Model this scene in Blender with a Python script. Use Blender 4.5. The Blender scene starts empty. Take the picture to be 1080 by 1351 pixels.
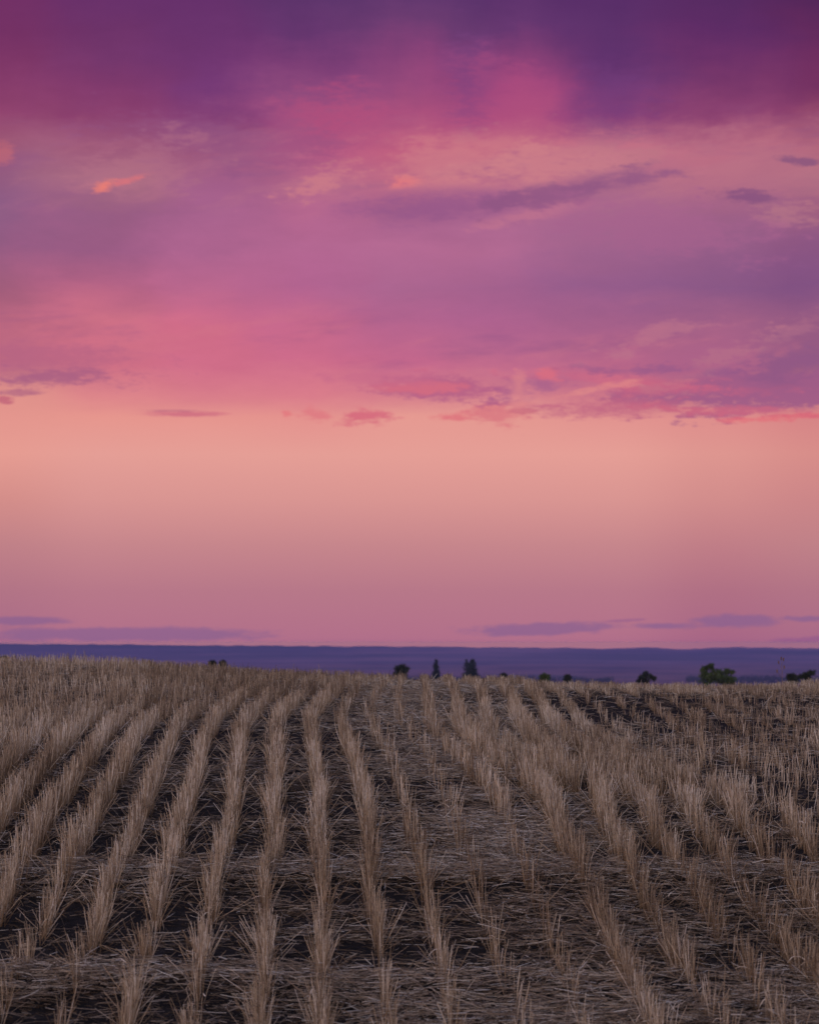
import bpy, math, random
import numpy as np
from mathutils import Vector
R = math.radians
rng = np.random.default_rng(7)
random.seed(7)
scene = bpy.context.scene
col = scene.collection
F = 3842.0            # focal length in photograph pixels (photo 1080 wide)
HZ = 847.0            # height in the photo where eye level lies

# ------------------------------------------------------------------ camera
cd = bpy.data.cameras.new('camera'); cam = bpy.data.objects.new('camera', cd); col.objects.link(cam)
cd.sensor_fit = 'HORIZONTAL'; cd.sensor_width = 24.0; cd.lens = 24.0 * F / 1080.0
cam.location = (0, 0, 0)
cam.rotation_euler = (R(90) + math.atan((HZ - 675.5) / F), 0, 0)
cd.clip_start = 0.5; cd.clip_end = 90000
cd.dof.use_dof = True; cd.dof.focus_distance = 21.5; cd.dof.aperture_fstop = 4.6
scene.camera = cam
scene.view_settings.view_transform = 'Standard'; scene.view_settings.look = 'None'
scene.view_settings.exposure = 0; scene.view_settings.gamma = 1
scene.render.engine = 'CYCLES'
scene.cycles.max_bounces = 5; scene.cycles.diffuse_bounces = 3; scene.cycles.volume_bounces = 0
scene.cycles.transparent_max_bounces = 4

# ------------------------------------------------------------------ sky
def lin(c):
    return tuple(((v/255)/12.92 if v/255 <= 0.04045 else ((v/255+0.055)/1.055)**2.4) for v in c)

world = bpy.data.worlds.new('World'); scene.world = world; world.use_nodes = True
nt = world.node_tree; nt.nodes.clear(); L = nt.links
def N(t, **kw):
    n = nt.nodes.new(t)
    for k, v in kw.items(): setattr(n, k, v)
    return n
def M(op, a, b=None, c=None, clamp=False):
    n = N('ShaderNodeMath', operation=op); n.use_clamp = clamp
    for i, v in enumerate((a, b, c)):
        if v is None: continue
        if isinstance(v, (int, float)): n.inputs[i].default_value = v
        else: L.new(v, n.inputs[i])
    return n.outputs[0]
def smooth(v, a, b, lo=0.0, hi=1.0):
    n = N('ShaderNodeMapRange', interpolation_type='SMOOTHSTEP')
    L.new(v, n.inputs[0]); n.inputs[1].default_value = a; n.inputs[2].default_value = b
    n.inputs[3].default_value = lo; n.inputs[4].default_value = hi
    return n.outputs[0]
def mix(f, a, b):
    n = N('ShaderNodeMix', data_type='RGBA')
    if isinstance(f, (int, float)): n.inputs[0].default_value = f
    else: L.new(f, n.inputs[0])
    for i, v in ((6, a), (7, b)):
        if isinstance(v, tuple): n.inputs[i].default_value = (*v, 1)
        else: L.new(v, n.inputs[i])
    return n.outputs[2]
def comb(x, y, z=0.0):
    n = N('ShaderNodeCombineXYZ')
    for i, v in enumerate((x, y, z)):
        if isinstance(v, (int, float)): n.inputs[i].default_value = v
        else: L.new(v, n.inputs[i])
    return n.outputs[0]
def noise(vec, scale, detail=4, rough=0.5):
    n = N('ShaderNodeTexNoise'); n.inputs['Scale'].default_value = scale
    n.inputs['Detail'].default_value = detail; n.inputs['Roughness'].default_value = rough
    L.new(vec, n.inputs['Vector']); return M('SUBTRACT', n.outputs[0], 0.5)

tc = N('ShaderNodeTexCoord'); sp = N('ShaderNodeSeparateXYZ'); L.new(tc.outputs['Generated'], sp.inputs[0])
az = M('ARCTAN2', sp.outputs[0], sp.outputs[1]); el = M('ARCSINE', sp.outputs[2])
# sky chart: azimuth and elevation in the same unit (1/3842 rad), origin as in the photo
PX = M('MULTIPLY_ADD', az, F, 540.0); PY = M('MULTIPLY_ADD', el, -F, HZ)
P1 = comb(M('MULTIPLY', PX, 0.001), M('MULTIPLY', PY, 0.0024), 0.0)     # long lying structures
P2 = comb(M('MULTIPLY', PX, 0.001), M('MULTIPLY', PY, 0.0011), 3.7)     # billows
P3 = comb(M('MULTIPLY', PX, 0.001), M('MULTIPLY', PY, 0.0030), 8.1)
nA = noise(P1, 3.0, 6, 0.55); nB = noise(P2, 5.0, 6, 0.55); nC = noise(P3, 9.0, 7, 0.6); nD = noise(P3, 34.0, 5, 0.6)
streak = noise(comb(M('MULTIPLY', PX, 0.001), M('MULTIPLY_ADD', PY, 0.00035, M('MULTIPLY', PX, 0.0003)), 1.3), 9.0, 5, 0.55)
# warp is strong in the upper cloud and dies away in the clear band
cloudy = smooth(PY, 600, 470)
wx = M('MULTIPLY', M('MULTIPLY_ADD', nB, 210.0, M('MULTIPLY', nC, 90.0)), cloudy)
wy = M('MULTIPLY', M('ADD', M('MULTIPLY_ADD', nA, 70.0, M('MULTIPLY', nC, 34.0)), M('MULTIPLY', M('MULTIPLY', streak, smooth(PY, 260, 120)), 70.0)), cloudy)
WX = M('ADD', PX, wx); WY = M('ADD', PY, wy)
YS = [0,40,80,120,160,200,240,280,330,380,430,480,520,550,600,660,720,780,845]
low = [(229,158,150),(217,149,146),(198,134,140),(183,120,137),(178,112,138)]
C = {
 0:  [(112,44,98),(116,46,98),(124,52,100),(134,60,106),(144,68,110),(156,88,118),(148,92,128),(140,92,132),(146,92,130),(162,94,124),(188,104,128),(190,106,130),(222,144,138),(228,150,142),(230,156,146),(212,142,138),(192,129,136),(178,116,134),(170,107,136)],
 135:[(100,44,104),(108,48,104),(116,54,108),(128,58,108),(138,64,110),(160,92,124),(170,108,130),(154,94,132),(154,92,132),(176,98,132),(206,112,134),(208,112,134),(220,132,138),(230,150,142)]+low,
 270:[(96,44,106),(102,48,108),(110,52,112),(118,58,118),(134,66,118),(160,90,126),(162,94,136),(166,98,140),(172,100,142),(188,104,142),(208,108,136),(208,110,137),(218,128,139),(230,150,143)]+low,
 405:[(84,48,104),(98,52,110),(128,64,120),(146,76,126),(166,80,126),(180,94,132),(180,104,136),(180,102,142),(180,104,146),(178,100,144),(196,104,140),(204,107,138),(217,124,139),(228,146,142)]+low,
 540:[(86,52,108),(106,60,114),(134,66,120),(152,74,124),(170,80,124),(192,96,128),(190,108,134),(160,94,137),(180,106,146),(172,102,144),(178,100,142),(196,104,140),(213,124,139),(230,154,146)]+low,
 675:[(84,46,106),(98,54,112),(140,66,120),(168,74,126),(178,82,126),(198,112,132),(190,112,136),(170,102,142),(178,106,146),(164,98,142),(174,98,142),(194,108,140),(214,130,140),(228,152,145)]+low,
 810:[(78,40,102),(86,46,106),(92,48,108),(108,56,114),(138,66,120),(196,114,134),(176,108,136),(168,104,140),(158,98,140),(148,92,138),(170,98,138),(188,104,136),(206,120,136),(226,148,144)]+low,
 945:[(76,36,94),(86,38,98),(104,46,102),(122,56,106),(140,66,112),(188,110,132),(178,108,134),(160,98,136),(150,94,136),(138,88,134),(166,98,134),(172,98,136),(196,116,134),(222,142,140),(222,150,144),(210,141,140),(192,126,135),(176,112,132),(168,103,134)],
 1080:[(74,30,84),(90,34,86),(108,42,92),(116,48,96),(140,66,104),(176,100,122),(178,112,132),(160,96,128),(140,86,130),(130,82,130),(152,92,130),(146,90,130),(180,108,130),(214,132,134),(216,142,138),(204,134,136),(192,129,136),(178,116,134),(170,107,136)]}
xs = sorted(C)
ty = M('DIVIDE', WY, 845.0, clamp=True)
acc = None
for i, x in enumerate(xs):
    r = N('ShaderNodeValToRGB'); cr = r.color_ramp; cr.interpolation = 'B_SPLINE' if False else 'EASE'
    cr.interpolation = 'LINEAR'
    while len(cr.elements) < len(YS): cr.elements.new(0.5)
    for e, y, c in zip(cr.elements, YS, C[x]): e.position = y/845.0
    for e, y, c in zip(cr.elements, YS, C[x]): e.color = (*lin(c), 1)
    L.new(ty, r.inputs[0])
    if acc is None: acc = r.outputs[0]
    else:
        n = N('ShaderNodeMapRange', interpolation_type='SMOOTHSTEP'); L.new(WX, n.inputs[0])
        n.inputs[1].default_value = xs[i-1]; n.inputs[2].default_value = x
        acc = mix(n.outputs[0], acc, r.outputs[0])
# fine tonal breakup inside the cloud
br = M('MULTIPLY_ADD', M('MULTIPLY', M('ADD', nC, M('MULTIPLY', nD, 0.4)), cloudy), 0.16, 1.0)
vm = N('ShaderNodeVectorMath', operation='SCALE'); L.new(acc, vm.inputs[0]); L.new(br, vm.inputs[3]); acc = vm.outputs[0]
acc = mix(smooth(PY, 170, 30, 0, 0.22), acc, lin((116,62,110)))
# wisps: lit shreds and dusky shreds inside the cloud deck
nW = noise(comb(M('MULTIPLY', PX, 0.001), M('MULTIPLY_ADD', PX, 0.0008, M('MULTIPLY', PY, 0.0042)), 5.9), 6.5, 8, 0.62)
nV = noise(comb(M('MULTIPLY', PX, 0.001), M('MULTIPLY_ADD', PX, 0.0003, M('MULTIPLY', PY, 0.0050)), 12.4), 5.0, 8, 0.62)
reg1 = M('MULTIPLY', smooth(PY, 120, 215), smooth(PY, 310, 250)); reg2 = M('MULTIPLY', smooth(PY, 370, 440), smooth(PY, 530, 470))
acc = mix(M('MULTIPLY', M('MULTIPLY', smooth(nW, 0.0, 0.20), reg1), 0.26), acc, lin((204,128,140)))
acc = mix(M('MULTIPLY', M('MULTIPLY', smooth(nV, 0.0, 0.20), reg1), 0.42), acc, lin((142,86,132)))
acc = mix(M('MULTIPLY', M('MULTIPLY', smooth(nV, 0.0, 0.22), reg2), 0.32), acc, lin((128,78,130)))
acc = mix(M('MULTIPLY', M('MULTIPLY', smooth(nW, 0.02, 0.24), reg2), 0.32), acc, lin((212,122,138)))
# individual clouds and gaps: centre x, y, half sizes, tilt (rise per px), colour, strength, softness, noise
nE = noise(P3, 80.0, 4, 0.6)
edge = M('ADD', M('MULTIPLY', nE, 0.9), M('MULTIPLY_ADD', nD, 1.8, M('MULTIPLY', nC, 2.4)))
clouds = [
 (622,110,34,60,.0,(116,66,124),.55,1.1,.8),
 (800,150,60,48,.0,(112,60,120),.5,1.1,.8),
 (430,165,60,46,.0,(184,80,122),.55,1.2,.9),
 (690,150,70,52,.4,(170,76,124),.5,1.2,.9),
 (300,190,140,34,.0,(142,82,128),.5,1.1,1.0),
 (185,222,70,34,-.15,(184,116,134),.40,.9,1.0),
 (137,252,12,6,-.3,(238,128,116),.85,1.2,1.0),
 (168,243,22,3.5,-.25,(222,116,122),.7,1.2,1.2),
 (2,212,16,14,0,(204,108,114),.5,.9,.8),
 (430,238,52,13,-.35,(208,128,136),.6,1.1,1.5),
 (532,241,20,7,-.1,(232,124,126),.75,.9,1.0),
 (600,214,90,34,-.1,(206,124,134),.55,.9,.9),
 (730,222,110,26,-.1,(208,132,138),.6,.9,.8),
 (990,235,130,42,-.05,(180,110,130),.42,.9,1.1),
 (1030,283,60,14,.1,(182,118,134),.7,.9,.9),
 (705,282,70,11,-.22,(196,118,142),.6,.9,.8),
 (590,272,120,20,-.05,(150,88,136),.75,.9,.6),
 (745,255,125,15,-.17,(142,86,130),.8,.8,.7),
 (985,266,46,10,.08,(134,82,126),.85,.6,.7),
 (1062,221,28,6,.1,(134,84,124),.8,.7,.7),
 (880,300,120,40,.1,(166,98,140),.6,.9,.8),
 (40,482,130,26,.0,(178,98,130),.6,1.1,.8),
 (60,500,88,10,.0,(162,92,130),.65,1.2,1.2),
 (18,521,36,4,.0,(178,104,130),.75,1.0,.9),
 (6,530,12,5,.0,(190,96,120),.8,.7,.7),
 (243,547,58,4.5,.0,(204,106,128),.8,.8,.4),
 (228,543,44,2.2,.0,(184,102,128),.5,.7,.4),
 (482,549,38,12,-.1,(214,108,126),.95,.8,.8),
 (418,547,26,9,.1,(222,122,130),.85,.9,1.0),
 (378,546,8,6,0,(226,120,126),.8,.8,.9),
 (600,550,26,6,0,(222,118,126),.9,.9,.8),
 (655,548,36,12,.0,(216,118,128),.8,1.0,1.1),
 (690,543,20,4,.0,(206,114,126),.8,.8,.9),
 (590,514,95,16,-.04,(180,96,134),.9,.8,.8),
 (560,512,60,7,0,(222,112,126),.6,.9,1.0),
 (500,500,60,9,.0,(196,104,136),.5,.9,1.0),
 (1010,515,210,34,-.03,(158,92,134),.92,.5,.7),
 (815,540,105,13,.0,(190,100,130),.8,.9,.8),
 (960,543,150,6,.03,(212,106,126),.6,1.1,1.1),
 (1060,551,60,4,.0,(220,102,118),.7,.8,.7),
 (1000,556,50,4,.0,(226,108,120),.7,.8,.9),
 (720,507,60,16,-.1,(166,96,138),.75,1.0,1.0),
 (728,499,24,8,.5,(226,114,126),.7,1.1,1.2),
 (810,500,130,9,.05,(214,108,130),.5,1.1,1.2),
 (890,514,110,9,.03,(208,102,128),.6,1.1,1.1),
 (880,490,90,8,.02,(150,90,136),.7,.8,1.0),
 (685,508,10,26,-.3,(220,134,138),.6,1.0,1.0),
 (770,517,60,5,-.2,(228,142,138),.6,.9,1.1),
 (940,480,60,12,-.45,(186,116,136),.5,1.1,1.5),
 (860,447,60,14,-.3,(188,116,138),.6,.9,1.1),
 (1045,440,40,11,-.4,(178,112,136),.45,1.1,1.5),
 (1040,485,60,24,-.3,(142,88,132),.7,.8,.8),
 (40,819,56,6,.0,(140,98,142),.8,.6,.3),
 (170,837,190,9,.0,(140,98,142),.8,.6,.35),
 (725,829,105,9,-.03,(140,98,142),.8,.5,.35),
 (820,819,30,2.5,-.05,(146,94,138),.6,.8,.5),
 (870,826,40,4.5,.0,(140,98,142),.8,.7,.5),
 (975,820,56,9,.0,(140,98,142),.8,.55,.35),
 (1060,817,36,4,.0,(140,98,142),.8,.7,.5),
 (1060,844,60,5,.0,(148,92,138),.7,.7,.5),
]
for cx, cy, rx, ry, tilt, c, st, soft, na in clouds:
    dx = M('SUBTRACT', PX, cx)
    dy = M('MULTIPLY_ADD', dx, -tilt, M('SUBTRACT', PY, cy))
    v = M('LENGTH', 0) if False else None
    a = M('MULTIPLY', dx, 1/rx); b = M('MULTIPLY', dy, 1/ry)
    q = M('MULTIPLY_ADD', a, a, M('MULTIPLY', b, b))
    q = M('MULTIPLY_ADD', edge, -na*1.6, M('SQRT', q))
    acc = mix(smooth(q, 1.0+soft*0.45, 1.0-soft*0.75, 0, st), acc, lin(c))
# outside the chart: higher sky, sides and back, from the Nishita sky and dusk tones
sky = N('ShaderNodeTexSky', sky_type='NISHITA'); sky.sun_disc = False
sky.sun_elevation = R(1.5); sky.sun_rotation = R(200)
bgsky = N('ShaderNodeVectorMath', operation='SCALE'); L.new(sky.outputs[0], bgsky.inputs[0]); bgsky.inputs[3].default_value = 0.10
high = mix(smooth(el, 0.2, 1.0), lin((116,84,132)), lin((136,136,168)))
high = mix(smooth(nB, -0.2, 0.25, 0, 0.5), high, lin((140,92,124)))
back = mix(smooth(el, 0.0, 0.5), lin((186,158,146)), lin((134,134,160)))
rest = mix(smooth(M('ABSOLUTE', az), 0.7, 2.0), high, back)
addn = N('ShaderNodeMix', data_type='RGBA', blend_type='ADD'); addn.inputs[0].default_value = 1.0
L.new(rest, addn.inputs[6]); L.new(bgsky.outputs[0], addn.inputs[7]); rest = addn.outputs[2]
inside = M('MULTIPLY', smooth(M('ABSOLUTE', az), 0.9, 0.45), smooth(el, 0.36, 0.222))
final = mix(inside, rest, acc)
glow = N('ShaderNodeVectorMath', operation='MULTIPLY'); L.new(final, glow.inputs[0]); glow.inputs[1].default_value = (2.8, 2.7, 1.25)
final = mix(smooth(el, 0.0003, -0.0003), final, glow.outputs[0])
final = mix(smooth(el, -0.004, -0.03), final, (0.03, 0.025, 0.05))
bg = N('ShaderNodeBackground'); L.new(final, bg.inputs[0]); bg.inputs[1].default_value = 1.0
out = N('ShaderNodeOutputWorld'); L.new(bg.outputs[0], out.inputs[0])
world.cycles.sampling_method = 'MANUAL'; world.cycles.sample_map_resolution = 512

# ------------------------------------------------------------------ last light after sunset
sd = bpy.data.lights.new('sun', 'SUN'); sd.energy = 0.42; sd.angle = R(14); sd.color = (1.0, 0.80, 0.68)
so = bpy.data.objects.new('sun', sd); col.objects.link(so)
so.rotation_euler = (R(66), 0, R(-24))

# ------------------------------------------------------------------ helpers
def mat(name):
    m = bpy.data.materials.new(name); m.use_nodes = True
    return m, m.node_tree, m.node_tree.nodes['Principled BSDF']
def tag(o, label=None, cat=None, group=None, kind=None):
    for k, v in (('label', label), ('category', cat), ('group', group), ('kind', kind)):
        if v: o[k] = v
    return o
def np_mesh(name, verts, faces, material, attrs=None, parent=None, smooth_=False):
    """verts (n,3); faces list of (m,k) int arrays"""
    me = bpy.data.meshes.new(name)
    faces = [f for f in faces if len(f)]
    me.vertices.add(len(verts)); me.vertices.foreach_set('co', np.ascontiguousarray(verts, dtype=np.float32).ravel())
    nl = sum(f.size for f in faces); nf = sum(len(f) for f in faces)
    me.loops.add(nl); me.loops.foreach_set('vertex_index', np.concatenate([f.ravel() for f in faces]).astype(np.int32))
    me.polygons.add(nf)
    sizes = np.concatenate([np.full(len(f), f.shape[1]) for f in faces])
    starts = np.concatenate([[0], np.cumsum(sizes)[:-1]])
    me.polygons.foreach_set('loop_start', starts.astype(np.int32))
    me.update(calc_edges=True)
    if smooth_: me.polygons.foreach_set('use_smooth', np.ones(nf, dtype=bool))
    for k, a in (attrs or {}).items():
        at = me.attributes.new(k, 'FLOAT', 'POINT'); at.data.foreach_set('value', a.astype(np.float32).ravel())
    me.materials.append(material)
    o = bpy.data.objects.new(name, me); col.objects.link(o)
    if parent: o.parent = parent
    return o
def empty(name, loc):
    o = bpy.data.objects.new(name, None); o.location = loc; o.empty_display_size = 0.2; col.objects.link(o); return o

def _h(ix, iy, s):
    v = np.sin(ix*127.1 + iy*311.7 + s*74.7) * 43758.5453
    return v - np.floor(v)
def vn(x, y, s=0):
    ix = np.floor(x); iy = np.floor(y); fx = x-ix; fy = y-iy
    fx = fx*fx*(3-2*fx); fy = fy*fy*(3-2*fy)
    a = _h(ix, iy, s); b = _h(ix+1, iy, s); c = _h(ix, iy+1, s); d = _h(ix+1, iy+1, s)
    return (a*(1-fx)+b*fx)*(1-fy) + (c*(1-fx)+d*fx)*fy
def fbm(x, y, s=0, o=4):
    t = 0; w = 1; tw = 0
    for i in range(o):
        t = t + w*vn(x*2**i, y*2**i, s+i*13); tw += w; w *= .5
    return t/tw

# ------------------------------------------------------------------ terrain
PD = np.array([-300,-30,5,13,14.1,17.5,20,22.9,28,31,35,39,45,60,100,200,450,1100,3000,6000,9000,12000,60000.])
PZ = np.array([-4.2,-3.4,-2.65,-1.845,-1.735,-1.40,-1.20,-1.025,-.80,-.672,-.55,-.575,-.75,-1.35,-2.4,-4.2,-7.6,-17,-52,-90,-104,-106,-106.])
_sl = np.gradient(PZ, PD)
_dl = np.diff(PZ)/np.diff(PD)
_m = np.concatenate([[_dl[0]], np.where(_dl[:-1]*_dl[1:] > 0, 2*_dl[:-1]*_dl[1:]/(_dl[:-1]+_dl[1:]+1e-12), 0), [_dl[-1]]])
def prof(d):
    i = np.clip(np.searchsorted(PD, d)-1, 0, len(PD)-2)
    h = PD[i+1]-PD[i]; t = (d-PD[i])/h
    return ((2*t**3-3*t**2+1)*PZ[i] + (t**3-2*t**2+t)*h*_m[i] + (-2*t**3+3*t**2)*PZ[i+1] + (t**3-t**2)*h*_m[i+1])
def g2(x, d, cx, cd_, rx, rd): return np.exp(-((x-cx)/rx)**2 - ((d-cd_)/rd)**2)
def band(d, x):
    w = (vn(x*0.35, d*0+3.3, 5)-.5)*.35
    return np.exp(-((d-17.4-w)/.34)**2)*.95 + np.exp(-((d-14.45-w)/.30)**2)
def ground_z(x, d):
    x = np.asarray(x, float); d = np.asarray(d, float)
    z = prof(d)
    z = z + .58*g2(x, d, -9.5, 52, 5.2, 11) + .16*g2(x, d, -4.6, 41, 2.2, 6) + .20*g2(x, d, 7.2, 46, 1.2, 7)
    cr = np.exp(-((d-37)/9.)**2); z = z - cr*(.045*np.clip((x+1.6)/2, 0, 1) + .05*np.clip((x-1.2)/2.5, 0, 1))
    near = np.exp(-(d/70.)**2)
    z = z + near*(.035*(fbm(x*.5, d*.5, 3)-.5) + .05*band(d, x) - .012)
    z = z + (1-near)*(fbm(x*.002, d*.002, 9)-.5)*np.clip(d/220, 0, 6)
    return z
def row_x(k, d):
    base = np.interp(d, [-5,10,14.1,17.5,20,22.9,25.5,28,31,35,45,80], [-.2,-.58,-.72,-.83,-.91,-1.03,-1.17,-1.29,-1.31,-1.29,-1.30,-1.4])
    kk = np.asarray(k, float)
    wl = np.clip((4-kk)/3, 0, 1); wr = np.clip((kk-4)/3, 0, 1)
    left = wl*np.interp(d, [26, 31, 36, 45, 60], [0, .12, .36, .85, 1.5])
    right = wr*np.interp(d, [15, 17, 19, 20.3, 21.2, 23.2, 25, 28, 31], [0, .02, .07, .15, .10, -.19, -.20, -.08, 0])
    return base + .3*kk + left + right

def graded(a, b, s0, growth, smax):
    v = [a]; s = s0
    while v[-1] < b:
        v.append(v[-1]+s); s = min(s*growth, smax)
    return v
dn = list(np.arange(10.5, 46, .07))
far = graded(46, 23500, .25, 1.045, 4000)
d_ax = np.array([-260,-120,-60,-30,-15,-6,0,3,6,8,9.5] + dn + far[1:])
xn = list(np.arange(0, 8.4, .07)); xf = graded(8.4, 22000, .3, 1.09, 3000)
x_ax = np.array([-v for v in xf[:0:-1]] + [-v for v in xn[:0:-1]] + xn + xf)
XX, DD = np.meshgrid(x_ax, d_ax)
ZZ = ground_z(XX, DD)
nr = (DD > 9) & (DD < 47) & (np.abs(XX) < 9)
ZZ = ZZ + np.where(nr, (fbm(XX*9, DD*9, 21, 3)-.5)*.05, 0)
nd, nx = XX.shape
idx = np.arange(nd*nx).reshape(nd, nx)
gf = np.stack([idx[:-1,:-1], idx[:-1,1:], idx[1:,1:], idx[1:,:-1]], -1).reshape(-1, 4)
m_soil, t, p = mat('dark_soil')
geo = t.nodes.new('ShaderNodeNewGeometry')
def tn(tree, vec, scale, detail=5, rough=.6):
    n = tree.nodes.new('ShaderNodeTexNoise'); n.inputs['Scale'].default_value = scale
    n.inputs['Detail'].default_value = detail; n.inputs['Roughness'].default_value = rough
    if vec is not None: tree.links.new(vec, n.inputs['Vector'])
    return n.outputs[0]
def tramp(tree, fac, stops):
    r = tree.nodes.new('ShaderNodeValToRGB')
    while len(r.color_ramp.elements) < len(stops): r.color_ramp.elements.new(.5)
    for e, (q, c) in zip(r.color_ramp.elements, stops): e.position = q; e.color = (*c, 1)
    tree.links.new(fac, r.inputs[0]); return r.outputs[0]
def tmix(tree, f, a, b):
    n = tree.nodes.new('ShaderNodeMix'); n.data_type = 'RGBA'
    if isinstance(f, float): n.inputs[0].default_value = f
    else: tree.links.new(f, n.inputs[0])
    for i, v in ((6, a), (7, b)):
        if isinstance(v, tuple): n.inputs[i].default_value = (*v, 1)
        else: tree.links.new(v, n.inputs[i])
    return n.outputs[2]
soil = tramp(t, tn(t, geo.outputs['Position'], 14), [(.35, (.005,.005,.006)), (.55, (.014,.012,.013)), (.72, (.034,.028,.027))])
mp = t.nodes.new('ShaderNodeMapping'); mp.inputs['Scale'].default_value = (1, .35, 1)
t.links.new(geo.outputs['Position'], mp.inputs[0])
fields = tramp(t, tn(t, mp.outputs[0], .0009, 4), [(.36, (.06,.05,.08)), (.5, (.25,.13,.17)), (.64, (.07,.07,.10))])
spx = t.nodes.new('ShaderNodeSeparateXYZ'); t.links.new(geo.outputs['Position'], spx.inputs[0])
mr = t.nodes.new('ShaderNodeMapRange'); t.links.new(spx.outputs[1], mr.inputs[0]); mr.inputs[1].default_value = 60; mr.inputs[2].default_value = 150
t.links.new(tmix(t, mr.outputs[0], soil, fields), p.inputs['Base Color'])
p.inputs['Roughness'].default_value = .95; p.inputs['Specular IOR Level'].default_value = .15
bp = t.nodes.new('ShaderNodeBump'); bp.inputs['Strength'].default_value = .6; bp.inputs['Distance'].default_value = .02
t.links.new(tn(t, geo.outputs['Position'], 60, 4), bp.inputs['Height']); t.links.new(bp.outputs[0], p.inputs['Normal'])
g = np_mesh('ground', np.stack([XX, DD, ZZ], -1).reshape(-1, 3), [gf], m_soil, smooth_=True)
tag(g, kind='structure')

# ------------------------------------------------------------------ straw
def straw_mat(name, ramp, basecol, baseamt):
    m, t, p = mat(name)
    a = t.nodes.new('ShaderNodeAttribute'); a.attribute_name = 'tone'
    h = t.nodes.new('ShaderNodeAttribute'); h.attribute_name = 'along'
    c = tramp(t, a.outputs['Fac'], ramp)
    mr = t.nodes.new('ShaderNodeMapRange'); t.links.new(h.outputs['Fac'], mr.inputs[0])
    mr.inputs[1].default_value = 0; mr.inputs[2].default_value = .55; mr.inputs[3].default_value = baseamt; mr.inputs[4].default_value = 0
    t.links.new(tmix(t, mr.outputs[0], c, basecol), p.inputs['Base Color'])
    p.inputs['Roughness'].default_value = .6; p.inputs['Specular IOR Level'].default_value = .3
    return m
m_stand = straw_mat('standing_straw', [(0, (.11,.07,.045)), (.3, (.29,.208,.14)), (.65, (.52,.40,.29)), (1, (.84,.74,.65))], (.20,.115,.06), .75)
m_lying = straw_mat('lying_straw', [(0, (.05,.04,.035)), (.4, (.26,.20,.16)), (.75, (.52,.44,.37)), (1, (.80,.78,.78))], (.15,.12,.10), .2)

def tubes(base, vecs, width, bend, tone, sides=3, rings=3):
    """tapered straws: base (n,3), vecs (n,3) end offsets, bend (n,3) sideways bow."""
    n = len(base)
    ax = vecs/np.linalg.norm(vecs, axis=1)[:, None]
    up = np.where(np.abs(ax[:, 2:3]) > .8, np.array([[1., 0, 0]]), np.array([[0, 0, 1.]]))
    u = np.cross(ax, up); u /= np.linalg.norm(u, axis=1)[:, None]
    v = np.cross(ax, u)
    ph = rng.uniform(0, 6.28, n)
    V = np.zeros((n, rings, sides, 3)); al = np.zeros((n, rings, sides)); tn_ = np.zeros((n, rings, sides))
    for r in range(rings):
        s = r/(rings-1)
        c = base + vecs*s + bend*(4*s*(1-s))[..., None] if False else base + vecs*s + bend*(s*s if True else 0)
        w = width*(1-.3*s)*.5
        for k in range(sides):
            a = ph + k*6.2832/sides
            V[:, r, k] = c + (u*np.cos(a)[:, None] + v*np.sin(a)[:, None])*w[:, None]
        al[:, r] = s; tn_[:, r] = tone[:, None]
    I = np.arange(n*rings*sides).reshape(n, rings, sides)
    fs = []
    for r in range(rings-1):
        for k in range(sides):
            k2 = (k+1) % sides
            fs.append(np.stack([I[:, r, k], I[:, r, k2], I[:, r+1, k2], I[:, r+1, k]], -1))
    if sides == 3: fs3 = I[:, rings-1, :]
    return V.reshape(-1, 3), [np.concatenate(fs), fs3], tn_.ravel(), al.ravel()
def ribbons(base, vecs, width, droop, tone, rings=4):
    n = len(base)
    side = np.cross(vecs, np.array([[0, 0, 1.]])); side /= (np.linalg.norm(side, axis=1)[:, None]+1e-9)
    V = np.zeros((n, rings, 2, 3)); tn_ = np.zeros((n, rings, 2)); al = np.ones((n, rings, 2))
    for r in range(rings):
        s = r/(rings-1)
        c = base + vecs*s + np.array([[0, 0, -1.]])*(droop*s*s)[:, None]
        w = (width*(1-.75*s))[:, None]*.5
        V[:, r, 0] = c - side*w; V[:, r, 1] = c + side*w + np.array([[0, 0, .002]])
        tn_[:, r] = tone[:, None]
    I = np.arange(n*rings*2).reshape(n, rings, 2)
    f = np.concatenate([np.stack([I[:, r, 0], I[:, r, 1], I[:, r+1, 1], I[:, r+1, 0]], -1) for r in range(rings-1)])
    return V.reshape(-1, 3), [f], tn_.ravel(), al.ravel()
def merge(parts):
    V = []; Q = {}; T = []; A = []; off = 0
    for v, fs, t_, a_ in parts:
        for f in fs: Q.setdefault(f.shape[1], []).append(f+off)
        V.append(v); T.append(t_); A.append(a_); off += len(v)
    return np.concatenate(V), [np.concatenate(q) for q in Q.values()], np.concatenate(T), np.concatenate(A)

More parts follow.
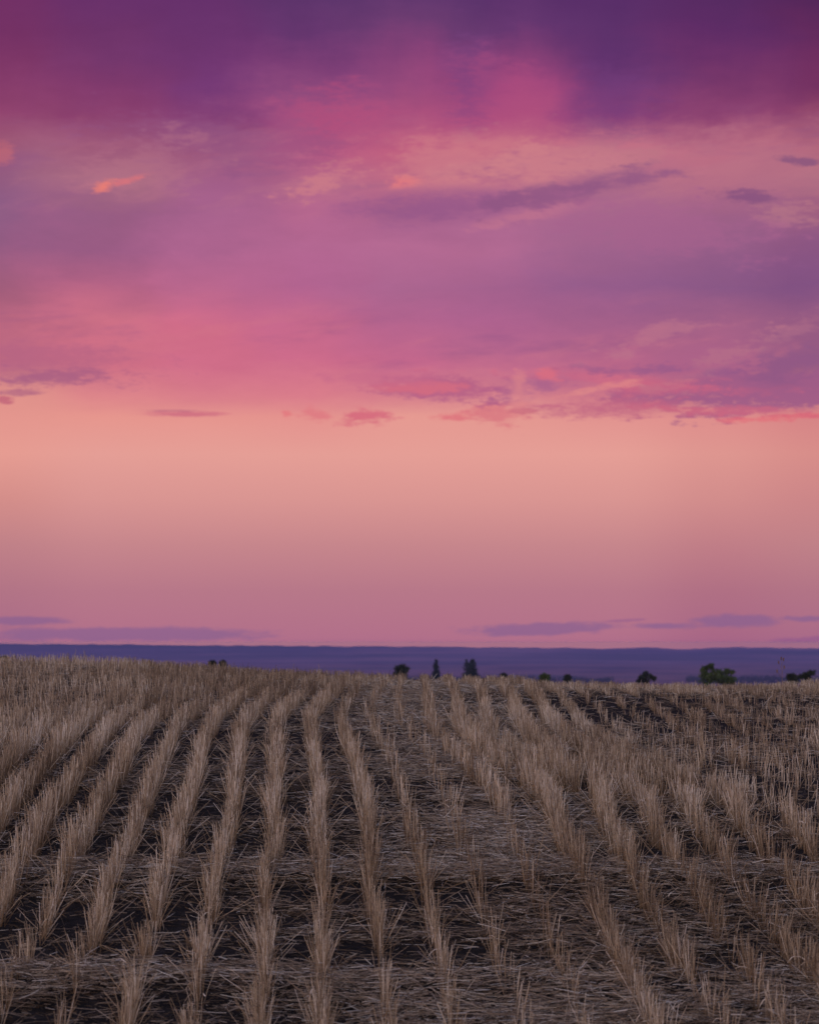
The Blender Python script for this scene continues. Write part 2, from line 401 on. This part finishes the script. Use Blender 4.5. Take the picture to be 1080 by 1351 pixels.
def px_of(x, d): return 540 + F*x/d
def sm(a, b, v):
    t = np.clip((v-a)/(b-a), 0, 1); return t*t*(3-2*t)
def stand_density(k, x, d):
    """how thick the stubble stands along drill row k"""
    n = fbm(x*1.1+k*.7, d*.55, 31, 3)
    n2 = fbm(d*2.4 + k*17.3, k*3.1+0*d, 33, 3)
    px = px_of(x, d)
    thick = np.interp(k, [-30, 1.4, 2, 3, 4, 5, 6, 8, 30], [1.2, 1.2, 1.0, .42, .22, .24, .34, .62, .72])
    inb = (k >= 6) & (k <= 10)
    brown = np.where(inb, 1.55, np.where(k == 5, .4, 0))*sm(19.0, 20.0, d)*sm(30.5, 28.5, d)
    tuft = (1.3+.5*(k > 7))*sm(.47, .57, n)*(k > 5)*(d < 20)
    den = thick + brown + tuft
    den = np.where((k == 2) & (d > 25.5), .26, den)
    den = np.where((k >= 3) & (k <= 4) & (d > 19), .16, den)
    den = np.where((k == 5) & (d > 27), .55, den)
    den = np.where((k > 5) & (d > 29.5), .66, den)
    den = np.where((k > 10) & (d > 19.5), .26 + .50*sm(.48, .62, n), den)
    den = np.where((k > 9) & (d > 27) & (d < 34), den*.5, den)
    greyl = sm(200, 100, px)*sm(27, 30, d)
    den = den*(1-.45*greyl)*np.where(k <= 2, np.interp(d, [25, 30], [1, .78]), 1)
    gap = sm(.30, .42, n2)
    gp = np.where(k <= 2, .45+.55*gap, gap*1.15)
    gp = np.where(d < 16.2, np.where(k <= 2, .10+1.15*sm(.44, .58, n2), gp), gp)
    return den*gp

base = []; vec = []; wid = []; bend = []; tone = []; lb = []; lv = []; lw = []; ldr = []; lt = []
for k in range(-34, 38):
    d0 = 11.2
    ds = []
    d = d0
    while d < 63:
        ds.append(d); d += .034 if d < 24 else (.042 if d < 34 else .06)
    ds = np.array(ds); ds = ds + rng.normal(0, .012, len(ds))
    x = row_x(k, ds) + .05*(fbm(ds*.6, ds*0+k*5.5, 40, 3)-.5)
    ok = np.abs(x) < .1406*ds + 1.6
    ok &= (ds < 47) | (x < -2.5)
    out_ = np.abs(x) > .1406*ds + .25
    ds, x, out_ = ds[ok], x[ok], out_[ok]
    if not len(ds): continue
    den = stand_density(k, x, ds)
    cnt = rng.poisson(np.clip(den*np.interp(ds, [15.5, 17], [.95, 1.05])*4.1*np.where(out_, .6, 1)*np.where(ds > 34, 1.1, 1), 0, 12))
    ii = np.repeat(np.arange(len(ds)), cnt)
    n = len(ii)
    # each plant fans its tillers out from one foot
    pd_ = ds[ii]; ppx = x[ii] + (rng.normal(0, .019, len(ds))*np.interp(ds, [15, 18], [.62, 1]))[ii]
    ang = rng.uniform(0, 6.283, n); rad = np.abs(rng.normal(0, .011, n))
    bx_ = ppx + rad*np.cos(ang); by = pd_ + rad*np.sin(ang)
    hn = fbm(pd_*.8, pd_*0+k*2.7, 50, 3)
    hgt = (.185 + .12*hn[()])*rng.uniform(.72, 1.16, n)
    short = rng.random(n) < .10; hgt = np.where(short, hgt*rng.uniform(.3, .7, n), hgt)
    px = px_of(bx_, by)
    hgt *= np.where((k > 9) & (by > 20), np.interp(by, [24, 28], [.82, .68]), 1)*np.interp(by, [25, 30, 35], [1, .88, .70])*np.interp(by, [15, 18], [.88, 1])
    tall = rng.random(n) < .025; hgt = np.where(tall, hgt*1.25, hgt)
    lean = np.abs(rng.normal(0, np.where(by < 17, .17, .13), n)); strag = rng.random(n) < np.where(by < 17, .17, .09); lean = np.where(strag, rng.uniform(.4, 1.2, n), lean)
    pl = (vn(ds*2.3, ds*0+k*9.1, 61)-.5)*.22; pl2 = (vn(ds*2.1, ds*0+k*7.3, 64)-.5)*.2
    la = ang + rng.normal(0, .6, n)
    vx = hgt*(np.sin(lean)*np.cos(la) + pl[ii]); vy = hgt*(np.sin(lean)*np.sin(la) + pl2[ii]); vz = hgt*np.cos(lean)
    gz = ground_z(bx_, by)
    base.append(np.stack([bx_, by, gz-.01], -1)); vec.append(np.stack([vx, vy, vz], -1))
    wid.append(rng.uniform(.0030, .0056, n)*np.interp(by, [14, 16, 18, 35, 60], [.80, .84, .95, 1.15, 1.6]))
    bend.append(np.stack([rng.normal(0, .012, n), rng.normal(0, .012, n), -np.abs(rng.normal(0, .004, n))], -1))
    patch = fbm(bx_*.7, by*.4, 71, 3)
    grey = (((k > 10) & (by > 20)) | ((px < 190) & (by > 29)))*.12
    tone.append(np.clip(.12 + .72*patch + rng.normal(0, .27, n) + grey - .13*np.clip((by-25)/7, 0, 1), 0, 1))
    # dry leaf blades
    lm = (rng.random(n) < .28) & (by < 27)
    m_ = lm.sum(); s = rng.uniform(.15, .75, m_)[:, None]
    B = base[-1][lm] + vec[-1][lm]*s
    a2 = rng.uniform(0, 6.283, m_); ll = rng.uniform(.04, .14, m_)
    lb.append(B); lv.append(np.stack([ll*np.cos(a2)*.7, ll*np.sin(a2)*.7, ll*rng.uniform(-.1, .7, m_)], -1))
    lw.append(rng.uniform(.003, .007, m_)); ldr.append(ll*rng.uniform(.2, .9, m_)); lt.append(np.clip(tone[-1][lm]+rng.normal(-.05, .15, m_), 0, 1))
cat = np.concatenate
base, vec, wid, bend, tone = map(cat, (base, vec, wid, bend, tone))
lb, lv, lw, ldr, lt = map(cat, (lb, lv, lw, ldr, lt))
nearm = base[:, 1] < 25
parts = [tubes(base[nearm], vec[nearm], wid[nearm], bend[nearm], tone[nearm], rings=3),
         tubes(base[~nearm], vec[~nearm], wid[~nearm], bend[~nearm], tone[~nearm], rings=2),
         ribbons(lb, lv, lw, ldr, lt)]
V, Fc, T, A = merge(parts)
print('standing stalks', len(base), 'leaves', len(lb))
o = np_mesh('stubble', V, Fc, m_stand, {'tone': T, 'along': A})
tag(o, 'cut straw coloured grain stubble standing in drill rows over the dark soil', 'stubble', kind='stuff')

# fallen straw between the rows
def lying_density(x, d):
    px = px_of(x, d)
    n = fbm(x*.55, d*1.6, 81, 4); n3 = fbm(x*1.5, d*4.5, 83, 3)
    b = .38 + .10*(d < 17.5)
    b = b*(1-.50*sm(14.8, 15.2, d)*sm(17.1, 16.8, d)*sm(1.0, .2, x))
    b = b + .62*sm(430, 560, px)*sm(860, 760, px)*sm(17.6, 18.8, d)*sm(29, 26, d)
    b = b + .45*sm(440, 520, px)*sm(610, 560, px)*sm(23, 27, d)
    b = b + .08*sm(600, 700, px)*(d < 17)
    b = b + .30*sm(13.2, 13.7, d)*sm(14.9, 14.5, d)
    b = b + (1.25*np.exp(-((d-17.4)/.32)**2)*sm(1150, 950, px) + .40*np.exp(-((d-14.45)/.3)**2))*(.75+.5*n3)
    b = b*(1-.7*sm(640, 760, px)*sm(25.5, 28, d)) 
    bb = (1.7*np.exp(-((d-17.4)/.30)**2)*sm(1200, 900, px) + .30*np.exp(-((d-14.45)/.28)**2))
    b = bb + b*np.clip(.34 + 1.8*sm(.40, .62, n) , 0, 2.2)*np.clip(.35+1.3*sm(.35, .6, n3), 0, 2)
    b = b*(1-.35*(x < .2)*(d < 31)*sm(17, 18, d))
    return b
NT = 520000
dd_ = rng.uniform(11.2, 44, NT); hw = .1406*dd_+1.4
xx_ = rng.uniform(-1, 1, NT)*hw
wgt = lying_density(xx_, dd_)*hw/7.6*np.where(dd_ > 30, .75, 1)
keep = rng.random(NT) < wgt*.72
x, d = xx_[keep], dd_[keep]; n = len(x)
ln = rng.uniform(.04, .175, n)*np.where(rng.random(n) < .3, .5, 1)
th = rng.normal(0, .62, n) + np.where(rng.random(n) < .5, 0, math.pi); th = np.where(rng.random(n) < .14, rng.uniform(0, 6.28, n), th)
bz = band(d, x)
pile = np.clip(lying_density(x, d), 0, 1.5)
lift = rng.uniform(.0, .022, n) + rng.random(n)**2*.05*pile
til = rng.normal(0, .10, n) + (rng.random(n) < .08)*rng.uniform(0, .7, n)
vecs = np.stack([ln*np.cos(th)*np.cos(til), ln*np.sin(th)*np.cos(til), ln*np.sin(til)], -1)
c = np.stack([x, d, ground_z(x, d)+.006+lift], -1)
e = c + vecs; gz = ground_z(e[:, 0], e[:, 1])+.008; vecs[:, 2] += np.maximum(0, gz-e[:, 2])
bend = np.stack([rng.normal(0, .02, n), rng.normal(0, .20, n)*ln, rng.normal(.0, .08, n)*ln], -1)
tone = np.clip(rng.normal(.42, .28, n) + .10*bz + .13*sm(430, 520, px_of(x, d))*sm(800, 720, px_of(x, d))*sm(17, 18, d) + .25*(fbm(x*.6, d*.6, 91, 3)-.5), 0, 1)
w = rng.uniform(.0026, .0048, n)*np.interp(d, [14, 35], [1, 1.35])
nm = d < 22
parts = [tubes(c[nm], vecs[nm], w[nm], bend[nm], tone[nm], rings=4), tubes(c[~nm], vecs[~nm], w[~nm], bend[~nm], tone[~nm], rings=2)]
NC = 150000
cy = 11.2 + 11*rng.random(NC)**.8; cx = rng.uniform(-1, 1, NC)*(.1406*cy+.6)
kp = rng.random(NC) < np.clip(.05+1.5*lying_density(cx, cy)*.6, 0, 1)*.85; cx, cy = cx[kp], cy[kp]; m_ = len(cx)
ll = rng.uniform(.012, .06, m_); a2 = rng.normal(0, .7, m_)
cb = np.stack([cx, cy, ground_z(cx, cy)+rng.uniform(.004, .022, m_)], -1)
cv = np.stack([ll*np.cos(a2), ll*np.sin(a2), ll*rng.normal(0, .15, m_)], -1)
parts.append(ribbons(cb, cv, rng.uniform(.002, .005, m_), ll*rng.normal(.05, .2, m_), np.clip(rng.normal(.30, .22, m_), 0, 1), rings=3))
V, Fc, T, A = merge(parts)
print('lying straws', n, 'chaff', m_)
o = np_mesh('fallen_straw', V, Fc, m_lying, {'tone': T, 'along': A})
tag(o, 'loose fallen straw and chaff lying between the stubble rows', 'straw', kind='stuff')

# ------------------------------------------------------------------ far ridge
def ridge():
    xs_ = np.linspace(-9000, 9000, 1400); ys_ = np.linspace(0, 1, 26)
    X, Tt = np.meshgrid(xs_, ys_)
    pxr = 540 + F*X/20000.
    top = -(np.interp(pxr, [-400, 0, 300, 560, 800, 850, 900, 970, 1080, 1500], [848.0, 849, 851, 853, 854.5, 853.2, 855.4, 853.2, 855, 856])-HZ)/F*20000
    top = top + (fbm(X*.0016, X*0+1.1, 101, 4)-.5)*9 + (fbm(X*.012, X*0+4.1, 103, 3)-.5)*11 - 4
    Z = -108 + (top+108)*np.sin(Tt*math.pi/2)**1.2 + (fbm(X*.0011, Tt*5, 105, 4)-.5)*26*np.sin(Tt*math.pi)
    Y = 14500 + Tt*6000 + (fbm(X*.0006, Tt*0+2.2, 107, 3)-.5)*1600*(1-Tt)
    Xb = X*Y/20000.
    Vb = np.stack([Xb, Y, Z], -1)
    back = Vb[-1:].copy(); back[..., 1] += 3500; back[..., 2] = -110
    Vb = np.concatenate([Vb, back], 0)
    a, b = Vb.shape[:2]; I = np.arange(a*b).reshape(a, b)
    f = np.stack([I[:-1,:-1], I[:-1,1:], I[1:,1:], I[1:,:-1]], -1).reshape(-1, 4)
    return Vb.reshape(-1, 3), f
m_hill, t, p = mat('far_hillside')
geo = t.nodes.new('ShaderNodeNewGeometry')
mp = t.nodes.new('ShaderNodeMapping'); mp.inputs['Scale'].default_value = (.6, .5, 14); t.links.new(geo.outputs['Position'], mp.inputs[0])
hc = tramp(t, tn(t, mp.outputs[0], .0011, 5), [(.38, (.04,.04,.07)), (.5, (.13,.075,.13)), (.62, (.30,.15,.21))])
spx = t.nodes.new('ShaderNodeSeparateXYZ'); t.links.new(geo.outputs['Position'], spx.inputs[0])
mr = t.nodes.new('ShaderNodeMapRange'); t.links.new(spx.outputs[2], mr.inputs[0]); mr.inputs[1].default_value = -45; mr.inputs[2].default_value = -22
t.links.new(tmix(t, mr.outputs[0], hc, (.03,.035,.035)), p.inputs['Base Color']); p.inputs['Roughness'].default_value = 1
V, f = ridge()
tag(np_mesh('hills', V, [f], m_hill, smooth_=True), kind='structure')

# ------------------------------------------------------------------ trees and bushes
def leaf_mat(name, c1, c2, c3):
    m, t, p = mat(name)
    a = t.nodes.new('ShaderNodeAttribute'); a.attribute_name = 'tone'
    t.links.new(tramp(t, a.outputs['Fac'], [(0, c1), (.55, c2), (1, c3)]), p.inputs['Base Color'])
    p.inputs['Roughness'].default_value = .7; return m
m_dark = leaf_mat('dark_leaves', (.012,.022,.018), (.025,.042,.026), (.05,.07,.035))
m_green = leaf_mat('green_leaves', (.03,.06,.02), (.065,.11,.035), (.11,.16,.05))
m_needle = leaf_mat('blue_green_needles', (.012,.028,.035), (.022,.05,.055), (.04,.075,.07))
m_bark, t, p = mat('bark')
t.links.new(tramp(t, tn(t, None, 9), [(.3, (.035,.027,.022)), (.7, (.09,.07,.055))]), p.inputs['Base Color']); p.inputs['Roughness'].default_value = .9

def limbs_mesh(segs, sides=7):
    V = []; Fq = []; off = 0
    for a, b, r0, r1 in segs:
        a = np.array(a, float); b = np.array(b, float); ax = b-a; ax /= np.linalg.norm(ax)
        up = np.array([1., 0, 0]) if abs(ax[2]) > .8 else np.array([0, 0, 1.])
        u = np.cross(ax, up); u /= np.linalg.norm(u); v = np.cross(ax, u)
        for c, r in ((a, r0), (b, r1)):
            for k in range(sides):
                q = 6.2832*k/sides; V.append(c + (u*math.cos(q)+v*math.sin(q))*r)
        for k in range(sides): Fq.append([off+k, off+(k+1) % sides, off+sides+(k+1) % sides, off+sides+k])
        off += 2*sides
    return np.array(V), [np.array(Fq)]
def leaf_quads(cen, size, tone):
    n = len(cen)
    a = rng.normal(size=(n, 3)); a /= np.linalg.norm(a, axis=1)[:, None]
    b = np.cross(a, rng.normal(size=(n, 3))); b /= np.linalg.norm(b, axis=1)[:, None]
    s = size[:, None]
    V = np.stack([cen-a*s, cen-b*s*.5, cen+a*s, cen+b*s*.5], 1)
    I = np.arange(n*4).reshape(n, 4)
    return V.reshape(-1, 3), [I], np.repeat(tone, 4)
def place_z(x, d): return float(ground_z(np.array([x]), np.array([d]))[0])
def bush(name, px, top, wpx, dist, material, label, cat_, group, lobes, shrub_leaf=.11, count=2600, squash=1.0):
    """broadleaf shrub or tree: stems that fork, crown of leaf clumps; lobes = (dx, height, radius) in widths"""
    x = (px-540)/F*dist; gz = place_z(x, dist)-.05
    H = -(top-HZ)/F*dist - gz; W = wpx/F*dist
    root = empty(name, (x, dist, gz)); tag(root, label, cat_, group)
    segs = [((0,0,0), (0,0,H*.3), W*.05, W*.04)]; cen = []; tn_ = []
    for lx, lh, lr in lobes:
        hm = max(a_+b_*.85 for _, a_, b_ in lobes); r = lr*W; c0 = np.array([lx*W, rng.normal(0, .12)*W, max(H - (hm-lh)*W*.95, .15*H)])
        segs.append(((0,0,H*.28), tuple(c0*.62+np.array([0,0,H*.1])), W*.03, W*.02)); segs.append((tuple(c0*.62+np.array([0,0,H*.1])), tuple(c0), W*.02, W*.008))
        for j in range(26):
            v = rng.normal(size=3); v /= np.linalg.norm(v); q = c0 + v*r*rng.uniform(.35, 1.0)*np.array([1, 1, .85*squash])
            if q[2] < .03*H: q[2] = .03*H+rng.random()*.15*H
            m = count//(26*len(lobes)); s = r*rng.uniform(.16, .34)
            pts = q + rng.normal(size=(m, 3))*s*.62; cen.append(pts); tn_.append(np.full(m, rng.uniform(.1, .8))+rng.normal(0, .12, m))
    cen = cat(cen); tn_ = np.clip(cat(tn_), 0, 1)
    cen[:, 2] = np.clip(cen[:, 2], 0, H)
    V, f = limbs_mesh(segs); np_mesh('trunk', V, f, m_bark, parent=root)
    V, f, tt = leaf_quads(cen, rng.uniform(.6, 1.3, len(cen))*shrub_leaf*max(1, W/3), tt_ if False else tn_)
    np_mesh('crown', V, f, material, {'tone': tt}, parent=root)
    return root
def conifer(px, top, wpx, dist, label, lean=0.0, sparse=1.0):
    x = (px-540)/F*dist; gz = place_z(x, dist)-.05
    H = -(top-HZ)/F*dist - gz; W = wpx/F*dist
    root = empty('spruce_tree', (x, dist, gz)); tag(root, label, 'conifer', 'spruces standing beyond the crest of the field')
    segs = [((0,0,0), (lean*H*.5,0,H*.5), W*.07, W*.045), ((lean*H*.5,0,H*.5), (lean*H,0,H*.99), W*.045, W*.008)]
    cen = []; tn_ = []
    levels = 30
    for i in range(levels):
        s = .06 + .93*i/levels; rr = W*.5*((1-s)**.55)*rng.uniform(.72, 1.2)*1.05 + .05
        for j in range(max(4, int(9*(1-s)+4))):
            if rng.random() > sparse: continue
            a = rng.uniform(0, 6.283); r = rr*rng.uniform(.6, 1.15)
            z0 = s*H; tip = np.array([lean*z0+r*math.cos(a), r*math.sin(a), z0-.28*r+rng.normal(0, .1)])
            st = np.array([lean*z0, 0, z0]); segs.append((tuple(st), tuple(tip), .035, .012))
            m = 46; q = rng.random(m)**.7
            pts = st + (tip-st)*q[:, None] + rng.normal(size=(m, 3))*np.array([.12, .12, .16])*(.5+q[:, None])*max(.6, r*.8)
            cen.append(pts); tn_.append(np.clip(rng.uniform(.1, .7)+rng.normal(0, .12, m), 0, 1))
    V, f = limbs_mesh(segs, 5); np_mesh('trunk', V, f, m_bark, parent=root)
    cen = cat(cen); cen[:, 2] = np.clip(cen[:, 2], .1, H)
    V, f, tt = leaf_quads(cen, rng.uniform(.12, .26, len(cen)), cat(tn_))
    np_mesh('crown', V, f, m_needle, {'tone': tt}, parent=root)
G = 'bushes beyond the crest of the field'
D3 = [(-.25,.60,.26),(.05,.70,.27),(.28,.56,.24),(-.05,.35,.38),(.22,.25,.34),(-.25,.2,.34),(0,-.1,.45)]
bush('bush', 529, 876, 20, 520, m_dark, 'dark rounded bush rising behind the crest, left of the three spruces', 'bush', G, D3, .16)
bush('bush', 664, 887.5, 10, 520, m_dark, 'tiny dark bush top just showing over the stubble, right of the pair of spruces', 'bush', G, D3, .13)
bush('bush', 718, 887.5, 15, 420, m_green, 'low green bush barely clearing the stubble, midway between spruces and dark right bush', 'bush', G, D3, .12)
bush('bush', 748, 889.5, 11, 520, m_dark, 'smallest dark bush tip, just right of the low green bush', 'bush', G, D3, .12)
bush('bush', 851, 885.5, 25, 480, m_dark, 'low spreading dark bush with a peaked middle, left of the tall green tree', 'bush', G,
     [(-.02,.80,.20),(-.2,.66,.22),(.22,.66,.2),(.42,.55,.16),(0,.45,.3),(-.3,.42,.22)], .13)
bush('leafy_tree', 935, 875.5, 25, 360, m_green, 'tallest green leafy tree, seen above the stubble at the right', 'tree', 'leafy trees at the right',
     [(-.24,.66,.22),(.08,.80,.20),(.3,.5,.24),(-.30,.35,.26),(.1,.2,.36),(-.1,0,.45)], .12, 3600)
bush('leafy_tree', 957, 882, 24, 365, m_green, 'lower rounded leafy tree touching the tallest green tree on its right side', 'tree', 'leafy trees at the right',
     [(-.3,.55,.24),(.02,.66,.22),(.33,.62,.18),(0,.3,.36),(-.4,.2,.3),(.3,.2,.3),(0,0,.45)], .12, 3200)
bush('bush', 1044, 887.5, 16, 400, m_dark, 'dark bush beside the grassy rise at the right edge', 'bush', G, D3, .11)
bush('bush', 1062, 884, 22, 395, m_dark, 'dark sloping bush furthest right, half behind the grassy rise', 'bush', G,
     [(-.35,.55,.2),(-.1,.64,.22),(.15,.74,.22),(.4,.82,.2),(.1,.5,.3)], .11)
bush('bush', 281, 870.8, 11, 330, m_dark, 'small dark bush over the left part of the crest, left one of a pair', 'bush', G, D3, .09)
bush('bush', 294, 871, 10, 330, m_dark, 'small dark bush over the left part of the crest, right one of a pair', 'bush', G, D3, .09)
bush('bush', 6, 865, 11, 300, m_dark, 'small dark bush at the far left edge behind the brown hump', 'bush', G, D3, .09)
conifer(575, 869, 17, 1100, 'slim lone spruce between the rounded bush and the pair of spruces')
conifer(614.5, 869, 16, 1120, 'thinner, ragged left spruce of the close pair', .01, .6)
conifer(623, 868.5, 24, 1080, 'broader, denser right spruce of the close pair')

# tall dry weed standing above the stubble at the right
def weed(px, top, dist):
    x = (px-540)/F*dist; gz = place_z(x, dist)-.01; H = -(top-HZ)/F*dist - gz
    root = empty('dry_weed', (x, dist, gz)); tag(root, 'tall thin dry reddish weed sticking up above the stubble near the right edge', 'weed')
    segs = [((0,0,0), (.012,0,H*.5), .003, .0022), ((.012,0,H*.5), (.0,.0,H), .0022, .001)]; tips = [(0,0,H)]
    for s, dx in ((.5,-.05),(.6,.035),(.72,-.03),(.8,.025)):
        b = (dx, rng.normal(0,.02), H*s+.08); segs.append(((.005,0,H*s), b, .002, .001)); tips.append(b)
    V, f = limbs_mesh(segs, 5); o1 = np_mesh('stem', V, f, m_weed, parent=root)
    for t_ in tips:
        c = np.array(t_) + rng.normal(size=(60, 3)).clip(-1.6, 1.6)*np.array([.004,.004,.011])
        V, f, tt = leaf_quads(c, np.full(len(c), .007), rng.random(len(c)))
        np_mesh('seed_head', V, f, m_weed, {'tone': tt}, parent=root)
m_weed, t, p = mat('dry_weed'); t.links.new(tramp(t, tn(t, None, 30), [(.3, (.22,.14,.12)), (.7, (.34,.22,.18))]), p.inputs['Base Color'])
weed(1029.5, 869, 34.5)

# far-off woods at the foot of the ridge
def woods():
    cen = []; 
    for i in range(900):
        y = rng.uniform(6200, 7600); pxc = rng.uniform(-150, 1250)
        if vn(np.array([pxc*.013]), np.array([3.3]), 111)[0] < .30: continue
        x = (pxc-540)/F*y; r = rng.uniform(4, 9)
        z = place_z(x, y)
        m = 70; q = rng.normal(size=(m, 3)); q /= np.linalg.norm(q, axis=1)[:, None]
        cen.append(np.array([x, y, z+r*.8]) + q*np.array([r*1.6, r, r*.9])*rng.uniform(.5, 1, (m, 1)))
    c = cat(cen)
    return leaf_quads(c, rng.uniform(1.2, 2.6, len(c)), rng.random(len(c)))
V, f, tt = woods()
tag(np_mesh('woodland', V, f, m_dark, {'tone': tt}), 'far-off dark woodland at the foot of the blue hills', 'woodland', kind='stuff')

# ------------------------------------------------------------------ haze
def box(name, lo, hi):
    V = np.array([(x, y, z) for x in (lo[0], hi[0]) for y in (lo[1], hi[1]) for z in (lo[2], hi[2])], float)
    f = np.array([[0,1,3,2],[4,6,7,5],[0,4,5,1],[2,3,7,6],[0,2,6,4],[1,5,7,3]])
    return V, [f]
m_haze = bpy.data.materials.new('haze'); m_haze.use_nodes = True; t = m_haze.node_tree; t.nodes.clear()
pv = t.nodes.new('ShaderNodeVolumePrincipled'); pv.inputs['Color'].default_value = (.31, .33, 1, 1)
pv.inputs['Density'].default_value = 5.4e-5; pv.inputs['Anisotropy'].default_value = 0
mo = t.nodes.new('ShaderNodeOutputMaterial'); t.links.new(pv.outputs[0], mo.inputs['Volume'])
V, f = box('haze', (-25000, -300, -130), (25000, 24600, .7))
HAZE = True
if HAZE:
    hz = np_mesh('haze', V, f, m_haze); tag(hz, kind='stuff')
    hz['label'] = 'blue evening haze over the far plain and hills'; hz['category'] = 'haze'
